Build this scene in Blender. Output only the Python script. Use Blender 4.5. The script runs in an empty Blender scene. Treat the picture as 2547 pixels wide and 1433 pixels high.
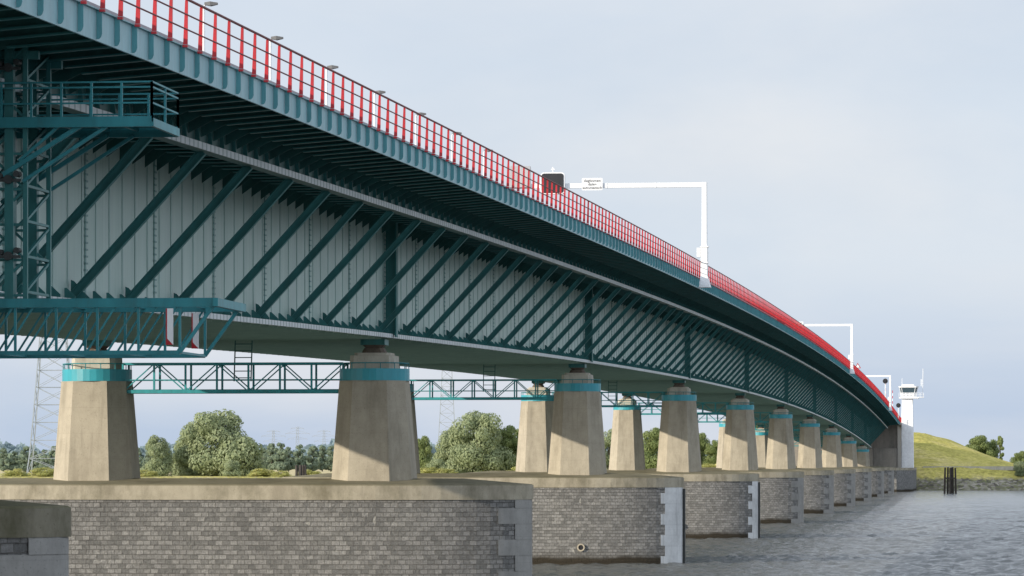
import bpy, math, random
import numpy as np
from mathutils import Vector, Matrix
random.seed(7); np.random.seed(7)
rad=math.radians
scene=bpy.context.scene
COL=scene.collection
# ---------------------------------------------------------------- basics
THETA=math.atan(0.1175); CAMZ=7.9; L=106.0
ALPHA=rad(50); ELEV=rad(16)
def zb(s): 
    return 17.3-0.212*((s/L+0.035)-5.6)**2
def spier(n): return L*(n-0.03)
def survey(b,d):           # bearing tangent off the view axis, distance -> ground X,Y
    X=b*d
    return (X*math.cos(THETA)-d*math.sin(THETA), X*math.sin(THETA)+d*math.cos(THETA))

# ---------------------------------------------------------------- materials
def newmat(name):
    m=bpy.data.materials.new(name); m.use_nodes=True
    nt=m.node_tree; b=nt.nodes['Principled BSDF']
    return m,nt,b
def N(nt,t,**k):
    n=nt.nodes.new(t)
    for a,v in k.items(): setattr(n,a,v)
    return n
def LK(nt,a,b): nt.links.new(a,b)
def posvec(nt,scale=(1,1,1)):
    g=N(nt,'ShaderNodeNewGeometry'); mp=N(nt,'ShaderNodeMapping')
    mp.inputs['Scale'].default_value=scale
    LK(nt,g.outputs['Position'],mp.inputs['Vector']); return mp.outputs['Vector']
def ramp(nt,fac,stops):
    r=N(nt,'ShaderNodeValToRGB'); e=r.color_ramp.elements
    e[0].position,e[0].color=stops[0][0],(*stops[0][1],1)
    e[1].position,e[1].color=stops[-1][0],(*stops[-1][1],1)
    for p,c in stops[1:-1]:
        x=e.new(p); x.color=(*c,1)
    LK(nt,fac,r.inputs['Fac']); return r.outputs['Color']
def mixc(nt,fac,a,b,mode='MIX'):
    m=N(nt,'ShaderNodeMix',data_type='RGBA',blend_type=mode)
    for sock,val in ((m.inputs[0],fac),(m.inputs[6],a),(m.inputs[7],b)):
        if isinstance(val,bpy.types.NodeSocket): LK(nt,val,sock)
        elif isinstance(val,(int,float)): sock.default_value=val
        else: sock.default_value=(*val,1)
    return m.outputs[2]
def math_(nt,op,a,b=None,c=None):
    m=N(nt,'ShaderNodeMath',operation=op)
    for i,v in enumerate((a,b,c)):
        if v is None: continue
        if isinstance(v,bpy.types.NodeSocket): LK(nt,v,m.inputs[i])
        else: m.inputs[i].default_value=v
    return m.outputs[0]
def noise(nt,vec,scale,detail=6,rough=0.6,dist=0.0):
    n=N(nt,'ShaderNodeTexNoise'); n.inputs['Scale'].default_value=scale; n.inputs['Detail'].default_value=detail; n.inputs['Roughness'].default_value=rough; n.inputs['Distortion'].default_value=dist
    LK(nt,vec,n.inputs['Vector']); return n.outputs['Fac']
def bump(nt,b,h,dist,strength=0.6):
    bp=N(nt,'ShaderNodeBump'); bp.inputs['Strength'].default_value=strength; bp.inputs['Distance'].default_value=dist
    LK(nt,h,bp.inputs['Height']); LK(nt,bp.outputs['Normal'],b.inputs['Normal'])
def g3(v): return (v,v,v)
def paint(name,col,rough=0.5,var=0.25,scale=0.6,dirt=None,dirtamt=0.4,bmp=0.0,spec=0.4,streak=True):
    m,nt,b=newmat(name)
    v=posvec(nt,(scale,scale,scale*(0.22 if streak else 1)))
    lo=tuple(c*(1-var) for c in col); hi=tuple(min(1,c*(1+var)) for c in col)
    c=ramp(nt,noise(nt,v,2.2,6,0.62),[(0.3,lo),(0.7,hi)])
    if dirt:
        f=ramp(nt,noise(nt,v,5,8,0.7),[(0.5,g3(0)),(0.72,g3(dirtamt))])
        c=mixc(nt,f,c,dirt)
    LK(nt,c,b.inputs['Base Color'])
    b.inputs['Roughness'].default_value=rough
    b.inputs['Specular IOR Level'].default_value=spec
    if bmp: bump(nt,b,noise(nt,posvec(nt),9,6),bmp)
    return m

M={}
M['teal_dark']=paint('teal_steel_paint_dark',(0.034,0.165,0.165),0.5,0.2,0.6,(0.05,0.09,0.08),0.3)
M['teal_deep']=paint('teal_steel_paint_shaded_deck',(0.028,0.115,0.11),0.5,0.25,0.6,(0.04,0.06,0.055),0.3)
M['teal']=paint('teal_steel_paint',(0.032,0.22,0.25),0.45,0.2,0.8,(0.05,0.08,0.08),0.3)
M['teal_bright']=paint('clear_teal_walkway_paint',(0.03,0.27,0.30),0.45,0.2,0.8,(0.05,0.12,0.12),0.3)
M['collar']=paint('turquoise_paint',(0.04,0.31,0.38),0.4,0.12,0.6,(0.06,0.14,0.16),0.25)
M['fascia']=paint('pale_blue_steel_paint',(0.28,0.45,0.49),0.5,0.12,1.2,(0.18,0.28,0.29),0.3)
M['bracket']=paint('mid_blue_green_paint',(0.085,0.27,0.30),0.5,0.15,1.0,(0.08,0.14,0.14),0.3)
M['rib']=paint('pale_teal_rib_paint',(0.42,0.56,0.535),0.5,0.12,1.0,(0.30,0.44,0.42),0.3)
M['seam']=paint('mid_teal_seam_paint',(0.18,0.34,0.33),0.5,0.15,1.0)
M['red']=paint('red_rail_paint',(0.40,0.014,0.022),0.45,0.2,0.8,(0.17,0.02,0.025),0.3)
M['rail_dark']=paint('dark_red_rail_paint',(0.15,0.02,0.022),0.5,0.25,0.8)
M['soffit']=paint('pale_green_soffit_paint',(0.52,0.68,0.56),0.55,0.10,0.5,(0.30,0.40,0.33),0.45,streak=False)
M['seamline']=paint('dark_green_soffit_seams',(0.24,0.36,0.31),0.55,0.10,0.5)  # seam bars in a darker green than the soffit plate
M['barrier']=paint('grey_barrier_steel',(0.33,0.30,0.33),0.5,0.12,0.6,(0.24,0.21,0.22),0.3)
M['white']=paint('white_paint',(0.74,0.75,0.76),0.45,0.05,0.5,(0.5,0.49,0.46),0.2)
M['black']=paint('black_panel',(0.02,0.02,0.022),0.4,0.2,1.0)
M['grey']=paint('grey_metal',(0.38,0.38,0.40),0.45,0.15,1.0,(0.25,0.23,0.22),0.3)
M['galv']=paint('galvanised_steel',(0.28,0.31,0.34),0.5,0.15,0.5)  # galvanised grey kept pale, standing in for haze on far pylons
M['lamp']=paint('dark_lamp_housing',(0.10,0.10,0.10),0.5,0.15,0.5)
M['rust']=paint('rusty_bearing_steel',(0.12,0.095,0.075),0.7,0.3,2.0)
M['gear']=paint('dark_greased_steel',(0.045,0.05,0.05),0.5,0.3,2.0)
M['asphalt']=paint('asphalt',(0.05,0.05,0.052),0.9,0.15,1.5,streak=False)
M['glass']=paint('dark_window_glass',(0.05,0.08,0.1),0.08,0.1,0.5,spec=0.8)
M['wood']=paint('dark_wet_timber',(0.045,0.038,0.032),0.8,0.35,1.5,(0.09,0.085,0.07),0.5,bmp=0.05)
M['bark']=paint('tree_bark',(0.10,0.085,0.065),0.9,0.3,1.5)
M['line']=paint('white_road_marking',(0.7,0.7,0.68),0.7,0.1,1.0)

def web_mat():
    m,nt,b=newmat('pale_web_plate_paint')
    v=posvec(nt)
    f=ramp(nt,noise(nt,posvec(nt,(1,0.9,0.12)),1.0,7,0.65),[(0.3,(0.42,0.57,0.53)),(0.7,(0.52,0.66,0.62))])
    c=mixc(nt,ramp(nt,noise(nt,v,0.35,4),[(0.45,g3(0)),(0.7,g3(0.35))]),f,(0.50,0.60,0.59))
    c=mixc(nt,ramp(nt,noise(nt,posvec(nt,(1,1,0.02)),4.0,3),[(0.58,g3(0)),(0.72,g3(0.4))]),c,(0.27,0.44,0.39))
    LK(nt,c,b.inputs['Base Color']); b.inputs['Roughness'].default_value=0.5
    return m
M['web']=web_mat()

def strip_mat():   # pale flange edge with bolt rows; uv in metres
    m,nt,b=newmat('pale_bolted_flange')
    uv=N(nt,'ShaderNodeUVMap'); sep=N(nt,'ShaderNodeSeparateXYZ'); LK(nt,uv.outputs[0],sep.inputs[0])
    a=math_(nt,'FRACT',math_(nt,'MULTIPLY',sep.outputs['X'],1/0.74))
    f=ramp(nt,a,[(0.0,g3(0.8)),(0.25,g3(0.8)),(0.33,g3(0)),(1,g3(0))])
    c0=ramp(nt,noise(nt,posvec(nt),0.5),[(0.3,(0.54,0.59,0.60)),(0.7,(0.72,0.76,0.78))])
    mm=mixc(nt,f,c0,(0.25,0.34,0.34))
    LK(nt,mm,b.inputs['Base Color']); b.inputs['Roughness'].default_value=0.5
    return m
M['strip']=strip_mat()

def concrete(name,col,dark,moss=None,runs=0.35,mossamt=0.6):
    m,nt,b=newmat(name)
    c=ramp(nt,noise(nt,posvec(nt,(0.5,0.5,0.12)),1.6,9,0.68),[(0.28,dark),(0.5,col),(0.75,tuple(min(1,x*1.12) for x in col))])
    n2=noise(nt,posvec(nt),1.1,10,0.75)
    c=mixc(nt,1.0,c,ramp(nt,n2,[(0.3,g3(0.82)),(0.7,g3(1.07))]),'MULTIPLY')
    c=mixc(nt,ramp(nt,noise(nt,posvec(nt,(1,1,0.03)),3.2,4),[(0.56,g3(0)),(0.7,g3(runs))]),c,tuple(x*0.6 for x in col))
    sep=N(nt,'ShaderNodeSeparateXYZ'); LK(nt,posvec(nt),sep.inputs[0])
    fz=math_(nt,'FRACT',math_(nt,'MULTIPLY',sep.outputs['Z'],1/1.35))
    c=mixc(nt,ramp(nt,fz,[(0.0,g3(0.2)),(0.02,g3(0.2)),(0.03,g3(0)),(1,g3(0))]),c,tuple(x*0.6 for x in col))
    c=mixc(nt,ramp(nt,noise(nt,posvec(nt),14,3),[(0.60,g3(0)),(0.70,g3(0.6))]),c,tuple(x*0.5 for x in col))
    if moss:
        g=N(nt,'ShaderNodeNewGeometry'); sp=N(nt,'ShaderNodeSeparateXYZ'); LK(nt,g.outputs['Normal'],sp.inputs[0])
        c=mixc(nt,ramp(nt,sp.outputs['Z'],[(0.3,g3(0)),(0.7,g3(0.75))]),c,moss)
        c=mixc(nt,ramp(nt,noise(nt,posvec(nt,(1,1,0.6)),0.55,9,0.7),[(0.45,g3(0)),(0.66,g3(mossamt))]),c,tuple(x*0.6 for x in moss))
    LK(nt,c,b.inputs['Base Color']); b.inputs['Roughness'].default_value=0.9
    b.inputs['Specular IOR Level'].default_value=0.2
    bump(nt,b,n2,0.04,0.6)
    return m
M['column']=concrete('weathered_tan_concrete',(0.40,0.36,0.285),(0.28,0.25,0.195),runs=0.45)
M['cap']=concrete('mossy_cap_concrete',(0.38,0.345,0.27),(0.27,0.24,0.185),moss=(0.17,0.155,0.095))
M['cap_shaded']=concrete('mossy_cap_concrete_painted_shade',(0.20,0.185,0.14),(0.11,0.10,0.07),moss=(0.12,0.115,0.065),mossamt=0.8)  # moss, plus shade of the turned-away face mixed into the colour
M['block']=concrete('pale_bearing_concrete',(0.50,0.47,0.40),(0.36,0.33,0.28))
M['tower']=concrete('white_painted_concrete',(0.84,0.85,0.86),(0.76,0.77,0.78),runs=0.08)
M['abut']=concrete('grey_abutment_concrete',(0.28,0.26,0.23),(0.20,0.19,0.17))
M['granite']=concrete('pale_granite',(0.285,0.28,0.265),(0.20,0.195,0.185),runs=0.2)
M['granite_white']=concrete('white_painted_stone',(0.62,0.63,0.63),(0.40,0.41,0.41),runs=0.5)

def brick_mat():
    m,nt,b=newmat('rough_grey_stone_blocks')
    uv=N(nt,'ShaderNodeUVMap')
    nz=N(nt,'ShaderNodeTexNoise'); nz.inputs['Scale'].default_value=2.0; LK(nt,uv.outputs[0],nz.inputs['Vector'])
    vm=N(nt,'ShaderNodeVectorMath',operation='MULTIPLY_ADD'); LK(nt,nz.outputs['Color'],vm.inputs[0]); vm.inputs[1].default_value=(0.08,0.04,0); LK(nt,uv.outputs[0],vm.inputs[2])
    br=N(nt,'ShaderNodeTexBrick'); LK(nt,vm.outputs[0],br.inputs['Vector'])
    br.inputs['Scale'].default_value=1.0; br.inputs['Brick Width'].default_value=0.38; br.inputs['Row Height'].default_value=0.245
    br.inputs['Mortar Size'].default_value=0.02; br.inputs['Mortar Smooth'].default_value=0.5
    br.inputs['Color1'].default_value=(0.20,0.20,0.195,1); br.inputs['Color2'].default_value=(0.36,0.355,0.345,1); br.inputs['Mortar'].default_value=(0.20,0.195,0.185,1)
    n=noise(nt,uv.outputs[0],5.5,8,0.75)
    c=mixc(nt,1.0,br.outputs['Color'],ramp(nt,n,[(0.3,g3(0.70)),(0.7,g3(1.22))]),'MULTIPLY')
    n2=noise(nt,uv.outputs[0],0.3,6)
    c=mixc(nt,1.0,c,ramp(nt,n2,[(0.35,g3(0.9)),(0.65,(1.05,1.05,1.04))]),'MULTIPLY')
    c=mixc(nt,ramp(nt,noise(nt,uv.outputs[0],1.3,3,0.5,0.5),[(0.73,g3(0)),(0.76,g3(0.6))]),c,(0.55,0.54,0.5))
    sep=N(nt,'ShaderNodeSeparateXYZ'); LK(nt,posvec(nt),sep.inputs[0])
    ad=math_(nt,'MULTIPLY_ADD',n2,-0.8,sep.outputs['Z'])
    wet=ramp(nt,ad,[(0.0,g3(1)),(0.10,g3(0.9)),(0.35,g3(0.2)),(0.75,g3(0))])
    c=mixc(nt,wet,c,(0.05,0.042,0.03))
    LK(nt,c,b.inputs['Base Color']); b.inputs['Roughness'].default_value=0.9; b.inputs['Specular IOR Level'].default_value=0.2
    inv=math_(nt,'SUBTRACT',1.0,br.outputs['Fac'])
    h=math_(nt,'MULTIPLY_ADD',n,2.2,inv)
    bump(nt,b,h,0.11,1.0)
    return m
M['brick']=brick_mat()

def foliage(name,a,b_,c_):
    m,nt,b=newmat(name)
    c=ramp(nt,noise(nt,posvec(nt),0.45,5),[(0.3,a),(0.5,b_),(0.72,c_)])
    LK(nt,c,b.inputs['Base Color']); b.inputs['Roughness'].default_value=0.7; b.inputs['Specular IOR Level'].default_value=0.1
    tr=N(nt,'ShaderNodeBsdfTranslucent'); LK(nt,c,tr.inputs['Color'])
    mx=N(nt,'ShaderNodeMixShader'); mx.inputs[0].default_value=0.45
    out=nt.nodes['Material Output']
    LK(nt,b.outputs[0],mx.inputs[1]); LK(nt,tr.outputs[0],mx.inputs[2]); LK(nt,mx.outputs[0],out.inputs['Surface'])
    return m
M['leaf_willow']=foliage('grey_green_willow_leaves',(0.25,0.30,0.17),(0.33,0.38,0.22),(0.41,0.45,0.28))
M['leaf']=foliage('green_leaves',(0.17,0.22,0.085),(0.23,0.28,0.115),(0.30,0.34,0.155))
M['leaf_mid']=foliage('haze_tinted_green_leaves',(0.19,0.25,0.18),(0.24,0.30,0.21),(0.29,0.34,0.24))  # slight distance haze painted into the leaf green
M['leaf_far']=foliage('haze_tinted_blue_green_leaves',(0.23,0.30,0.33),(0.27,0.35,0.37),(0.31,0.39,0.40))  # pale blue of distance haze painted into the leaf colour
M['reed']=foliage('yellow_green_reeds',(0.34,0.36,0.12),(0.44,0.44,0.16),(0.54,0.50,0.22))

def ground_mat():
    m,nt,b=newmat('polder_ground')
    v=posvec(nt); sep=N(nt,'ShaderNodeSeparateXYZ'); LK(nt,v,sep.inputs[0])
    grass=ramp(nt,noise(nt,v,0.07,9,0.7),[(0.35,(0.37,0.345,0.085)),(0.52,(0.52,0.46,0.13)),(0.68,(0.66,0.56,0.24))])
    n2=noise(nt,v,0.8,8,0.75)
    grass=mixc(nt,1.0,grass,ramp(nt,n2,[(0.35,g3(0.55)),(0.65,g3(1.22))]),'MULTIPLY')
    fy=ramp(nt,math_(nt,'MULTIPLY',sep.outputs['Y'],1/2600),[(0.465,g3(0)),(0.50,g3(0.9))])
    fx=ramp(nt,math_(nt,'MULTIPLY_ADD',sep.outputs['X'],-0.005,-0.3),[(0.1,g3(0)),(0.2,g3(1))])
    c=mixc(nt,mixc(nt,1.0,fy,fx,'MULTIPLY'),grass,(0.54,0.46,0.28))
    vo=N(nt,'ShaderNodeTexVoronoi'); vo.inputs['Scale'].default_value=0.9; LK(nt,v,vo.inputs['Vector'])
    bw=N(nt,'ShaderNodeRGBToBW'); LK(nt,vo.outputs['Color'],bw.inputs[0])
    st=ramp(nt,bw.outputs[0],[(0.2,(0.09,0.08,0.07)),(0.5,(0.19,0.17,0.145)),(0.8,(0.36,0.33,0.28))])
    st=mixc(nt,ramp(nt,n2,[(0.45,g3(0)),(0.58,g3(0.8))]),st,(0.17,0.18,0.08))
    ad=math_(nt,'MULTIPLY_ADD',n2,2.5,sep.outputs['Z'])
    fr=ramp(nt,math_(nt,'DIVIDE',ad,10.0),[(0.42,g3(1)),(0.52,g3(0))])
    fr2=mixc(nt,1.0,fr,ramp(nt,math_(nt,'MULTIPLY',sep.outputs['Y'],1/2600),[(0.46,g3(1)),(0.465,g3(0))]),'MULTIPLY')
    c=mixc(nt,fr2,c,st)
    LK(nt,c,b.inputs['Base Color']); b.inputs['Roughness'].default_value=0.95; b.inputs['Specular IOR Level'].default_value=0.1
    bump(nt,b,n2,0.5,0.8)
    return m
M['ground']=ground_mat()

def water_mat():
    m,nt,b=newmat('choppy_river_water')
    b.inputs['Base Color'].default_value=(0.135,0.142,0.138,1)
    b.inputs['Roughness'].default_value=0.14; b.inputs['IOR'].default_value=1.38
    bump(nt,b,noise(nt,posvec(nt,(1,0.8,1)),4.2,7,0.7),0.14,1.0)
    return m
M['water']=water_mat()

# ---------------------------------------------------------------- mesh builder
class MB:
    def __init__(s): s.v=[]; s.f=[]; s.m=[]; s.uv=[]
    def add(s,vs,fs,mi=0,uvs=None):
        o=len(s.v); s.v+= [tuple(q) for q in vs]
        for k,f in enumerate(fs):
            s.f.append([o+i for i in f]); s.m.append(mi)
            s.uv.append(uvs[k] if uvs else None)
    def box(s,x0,x1,y0,y1,z0,z1,mi=0):
        s.add([(x0,y0,z0),(x1,y0,z0),(x1,y1,z0),(x0,y1,z0),(x0,y0,z1),(x1,y0,z1),(x1,y1,z1),(x0,y1,z1)],
              [(0,3,2,1),(4,5,6,7),(0,1,5,4),(1,2,6,5),(2,3,7,6),(3,0,4,7)],mi)
    def beam(s,a,b,w,h,mi=0,up=(0,0,1)):
        a=Vector(a);b=Vector(b);d=(b-a).normalized();u=Vector(up)
        if abs(d.dot(u))>0.97: u=Vector((0,1,0))
        r=d.cross(u).normalized(); u=r.cross(d).normalized()
        vs=[]
        for p in (a,b):
            for i,j in ((-1,-1),(1,-1),(1,1),(-1,1)): vs.append(p+r*(w/2*i)+u*(h/2*j))
        s.add(vs,[(0,1,2,3),(7,6,5,4),(0,4,5,1),(1,5,6,2),(2,6,7,3),(3,7,4,0)],mi)
    def cyl(s,a,b,r0,r1=None,n=10,mi=0,caps=True):
        r1=r0 if r1 is None else r1
        a=Vector(a);b=Vector(b);d=(b-a).normalized();u=Vector((0,0,1))
        if abs(d.dot(u))>0.97:u=Vector((0,1,0))
        r=d.cross(u).normalized();u=r.cross(d)
        vs=[]
        for p,q in((a,r0),(b,r1)):
            for i in range(n):
                t=2*math.pi*i/n; vs.append(p+r*(q*math.cos(t))+u*(q*math.sin(t)))
        fs=[(i,(i+1)%n,n+(i+1)%n,n+i) for i in range(n)]
        if caps: fs+=[tuple(range(n-1,-1,-1)),tuple(range(n,2*n))]
        s.add(vs,fs,mi)
    def loft(s,rings,mi=0,caps=True,uvs=False):
        n=len(rings[0]); vs=[p for r in rings for p in r]; fs=[];uv=[]
        for k in range(len(rings)-1):
            acc=0
            for i in range(n):
                j=(i+1)%n
                fs.append((k*n+i,k*n+j,(k+1)*n+j,(k+1)*n+i))
                if uvs:
                    l=math.dist(rings[k][i],rings[k][j])
                    z0=rings[k][i][2];z1=rings[k+1][i][2]
                    uv.append([(acc,z0),(acc+l,z0),(acc+l,z1),(acc,z1)]); acc+=l
        if caps:
            fs+=[tuple(range(n-1,-1,-1)),tuple(range((len(rings)-1)*n,len(rings)*n))]
            if uvs: uv+=[[(rings[0][i][0],rings[0][i][1]) for i in range(n-1,-1,-1)],[(p[0],p[1]) for p in rings[-1]]]
        s.add(vs,fs,mi,uv if uvs else None)
    def sweep(s,prof,ss,mi=0,closed=True):
        rings=[[(-p,y,zb(y)+dz) for p,dz in prof] for y in ss]
        n=len(prof);fs=[];uv=[];vs=[p for r in rings for p in r]
        cum=[0]
        for i in range(n): cum.append(cum[-1]+math.dist(prof[i],prof[(i+1)%n]))
        for k in range(len(rings)-1):
            for i in range(n if closed else n-1):
                j=(i+1)%n
                fs.append((k*n+i,k*n+j,(k+1)*n+j,(k+1)*n+i))
                uv.append([(ss[k],cum[i]),(ss[k],cum[i+1]),(ss[k+1],cum[i+1]),(ss[k+1],cum[i])])
        if closed:
            fs+=[tuple(range(n-1,-1,-1)),tuple(range((len(rings)-1)*n,len(rings)*n))]; uv+=[[(0,0)]*n,[(0,0)]*n]
        s.add(vs,fs,mi,uv)
    def mesh(s,name,mats,smooth=False):
        me=bpy.data.meshes.new(name); me.from_pydata(s.v,[],s.f)
        for mt in mats: me.materials.append(M[mt] if isinstance(mt,str) else mt)
        me.polygons.foreach_set('material_index',s.m)
        if any(u is not None for u in s.uv):
            ul=me.uv_layers.new(name='UVMap'); flat=[]
            for f,u in zip(s.f,s.uv):
                if u is None: u=[(0,0)]*len(f)
                for q in u: flat+= [q[0],q[1]]
            ul.data.foreach_set('uv',flat)
        if smooth: me.polygons.foreach_set('use_smooth',[True]*len(me.polygons))
        me.update(); return me
def mk(name,data,parent=None,loc=(0,0,0),rot=(0,0,0),label=None,cat=None,group=None,kind=None,scale=None):
    o=bpy.data.objects.new(name,data); COL.objects.link(o)
    o.location=loc; o.rotation_euler=rot
    if scale: o.scale=scale
    if parent: o.parent=parent
    if label:o['label']=label
    if cat:o['category']=cat
    if group:o['group']=group
    if kind:o['kind']=kind
    return o
def empty(name,loc=(0,0,0),**k): return mk(name,None,None,loc,**k)

# ================================================================ BRIDGE
S0,S1=-60.0,1108.0
SS=list(np.arange(S0,S1,5.3))+[S1]
PITCH=L/48
bridge=empty('road_bridge',(0,0,0),label='long teal steel girder road bridge with red railing on concrete piers',cat='bridge')
PN,PF=31.3,47.5     # box web planes
PC=39.4
def mir(p): return 2*PC-p
mb=MB()
mb.sweep([(PN,0.0),(PN,6.35),(PN+0.05,6.35),(PN+0.05,0.0)],SS,0)
mb.sweep([(PF-0.05,0.0),(PF-0.05,6.35),(PF,6.35),(PF,0.0)],SS,0)
mb.sweep([(PN+0.06,-0.04),(PN+0.06,0.02),(PF-0.06,0.02),(PF-0.06,-0.04)],SS,1)
s=S0+1.1
while s<S1:
    z=zb(s)
    mb.box(-PF+0.1,-PN-0.1,s-0.05,s+0.05,z-0.16,z-0.045,3)
    for x,sg in ((-PN,1),(-PF,-1)):
        mb.box(min(x+sg*.001,x+sg*0.035),max(x+sg*.001,x+sg*0.035),s-0.08,s+0.08,z+0.08,z+5.9,2)
    s+=PITCH
for p in np.arange(PN+2.0,PF-1,2.03):
    mb.sweep([(p,-0.12),(p,-0.043),(p+0.05,-0.043),(p+0.05,-0.12)],SS,3)
mk('box_girder',mb.mesh('box_girder',['web','soffit','rib','seamline']),bridge)
mb=MB()
for side in (0,1):
    f=(lambda p:p) if side==0 else mir
    mb.sweep([(f(PN+0.05),-0.06),(f(PN+0.05),0.06),(f(30.85),0.06),(f(30.85),-0.06)],SS,1)
    mb.sweep([(f(30.849),-0.10),(f(30.849),0.12),(f(30.80),0.12),(f(30.80),-0.10)],SS,0)
    mb.sweep([(f(26.36),5.16),(f(26.36),5.40),(f(26.31),5.40),(f(26.31),5.16)],SS,0)
mk('bolted_flange_strip',mb.mesh('bolted_flange_strip',['strip','teal_dark']),bridge)
mb=MB()
mb.sweep([(23.3,6.42),(23.3,6.98),(mir(23.3),6.98),(mir(23.3),6.42)],SS,0)
for side in (0,1):
    f=(lambda p:p) if side==0 else mir
    mb.sweep([(f(26.55),5.20),(f(26.55),6.42),(f(26.50),6.42),(f(26.50),5.20)],SS,0)
    mb.sweep([(f(26.80),5.16),(f(26.80),5.22),(f(26.36),5.22),(f(26.36),5.16)],SS,0)
    mb.sweep([(f(29.0),6.05),(f(29.0),6.42),(f(28.97),6.42),(f(28.97),6.05)],SS,0)
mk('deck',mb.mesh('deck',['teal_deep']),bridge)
mb=MB()
def plate(P,y,t,side,mi=0):
    f=(lambda p:p) if side==0 else mir
    z=zb(y); n=len(P)
    a=[(-f(p),y-t/2,z+dz) for p,dz in P]; b=[(-f(p),y+t/2,z+dz) for p,dz in P]
    mb.add(a+b,[tuple(range(n)),tuple(range(2*n-1,n-1,-1))]+[(i,n+i,n+(i+1)%n,(i+1)%n) for i in range(n)],mi)
ribs=np.arange(S0+0.4,S1-0.3,PITCH)
for k,y in enumerate(ribs):
    for side in (0,1):
        plate([(PN-0.06,5.35),(PN-0.06,6.42),(26.56,6.42),(26.56,5.95),(30.4,5.95)],y,0.03,side)
        plate([(30.4,5.90),(30.4,5.95),(26.6,5.95),(26.6,5.90)],y,0.26,side,1)
        plate([(26.49,5.60),(26.49,6.42),(23.32,6.42),(23.32,6.22),(25.6,6.05)],y,0.03,side)
        plate([(25.6,6.00),(25.6,6.05),(23.3,6.23),(23.3,6.18)],y,0.24,side,1)
        plate([(PN-0.06,0.07),(PN-0.06,0.50),(PN-0.14,0.50),(30.86,0.22),(30.86,0.07)],y,0.04,side,1)
        plate([(26.31,5.4),(26.49,5.4),(26.49,6.1),(26.40,6.1)],y+PITCH/2,0.03,side,1)
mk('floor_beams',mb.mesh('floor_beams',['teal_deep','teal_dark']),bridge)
mb=MB()
y=spier(0)+0.0
while y<S1:
    for x,sg in ((-PN,1),(-PF,-1)):
        z=zb(y)
        mb.box(min(x,x+sg*0.03),max(x,x+sg*0.03),y-0.09,y+0.09,z+0.1,z+5.9,0)
        zz=z+0.7
        while zz<z+5.7:
            mb.box(min(x+sg*.03,x+sg*0.07),max(x+sg*.03,x+sg*0.07),y-0.2,y+0.2,zz,zz+0.06,0); zz+=0.24
    y+=L/9
mk('bolted_web_seams',mb.mesh('bolted_web_seams',['seam']),bridge)
for n in range(1,11):
    for x,sg in ((-PN,1),(-PF,-1)):
        mb=MB(); y=spier(n); z=zb(y)
        mb.box(min(x+sg*.08,x+sg*0.62),max(x+sg*.08,x+sg*0.62),y-0.04,y+0.04,z+0.05,z+5.95)
        mb.box(min(x+sg*.62,x+sg*0.70),max(x+sg*.62,x+sg*0.70),y-0.30,y+0.30,z-0.05,z+5.95)
        mk('bearing_stiffener_post',mb.mesh('bearing_stiffener_post',['teal_dark']),bridge)
def strut_into(mb,y,side,oz=None):
    f=(lambda p:p) if side==0 else mir
    z=zb(y) if oz is None else oz
    a=(-f(31.15),y,z+0.25); b=(-f(26.62),y,z+5.18)
    d=(Vector(b)-Vector(a)).normalized(); nrm=Vector((0,1,0)).cross(d)
    mb.beam(a,b,0.04,0.24,0,up=nrm)
    for k in(-1,1):
        o=nrm*(0.135*k)
        mb.beam(Vector(a)+o,Vector(b)+o,0.26,0.03,0,up=nrm)
    P=[(31.22,0.07),(31.22,0.80),(31.1,0.75),(30.65,0.22),(30.86,0.07)]
    n=len(P)
    aa=[(-f(p),y-.025,z+dz) for p,dz in P]; bb=[(-f(p),y+.025,z+dz) for p,dz in P]
    mb.add(aa+bb,[tuple(range(n)),tuple(range(2*n-1,n-1,-1))]+[(i,n+i,n+(i+1)%n,(i+1)%n) for i in range(n)],0)
    P=[(26.62,5.22),(27.3,5.93),(26.62,5.93)]
    aa=[(-f(p),y-.02,z+dz) for p,dz in P]; bb=[(-f(p),y+.02,z+dz) for p,dz in P]
    mb.add(aa+bb,[(0,1,2),(5,4,3),(0,3,4,1),(1,4,5,2),(2,5,3,0)],0)
smb=MB(); strut_into(smb,0,0,oz=0); strut_me=smb.mesh('strut',['teal_dark'])
rest=MB(); cnt=0
for k in range(200):
    y=spier(0)-L/2+L/12*(k+0.5)+1.9
    if y>S1-1: break
    if y>110 and cnt<100:
        mk('strut',strut_me,bridge,(0,y,zb(y))); cnt+=1
    else: strut_into(rest,y,0)
    strut_into(rest,y,1)
mk('strut_row',rest.mesh('strut_row',['teal_dark']),bridge,kind='stuff')
mb=MB()
for side in (0,1):
    f=(lambda p:p) if side==0 else mir
    mb.sweep([(f(23.28),6.18),(f(23.28),6.98),(f(23.22),6.98),(f(23.22),6.18)],SS,0)
    mb.sweep([(f(23.28),6.983),(f(23.28),7.02),(f(23.14),7.02),(f(23.14),6.983)],SS,0)
for y in ribs:
    for side in (0,1):
        plate([(23.21,6.22),(23.21,6.98),(23.06,6.98),(23.06,6.36),(23.09,6.27),(23.14,6.22)],y,0.04,side,1)
mk('edge_beam',mb.mesh('edge_beam',['fascia','bracket']),bridge)
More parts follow.
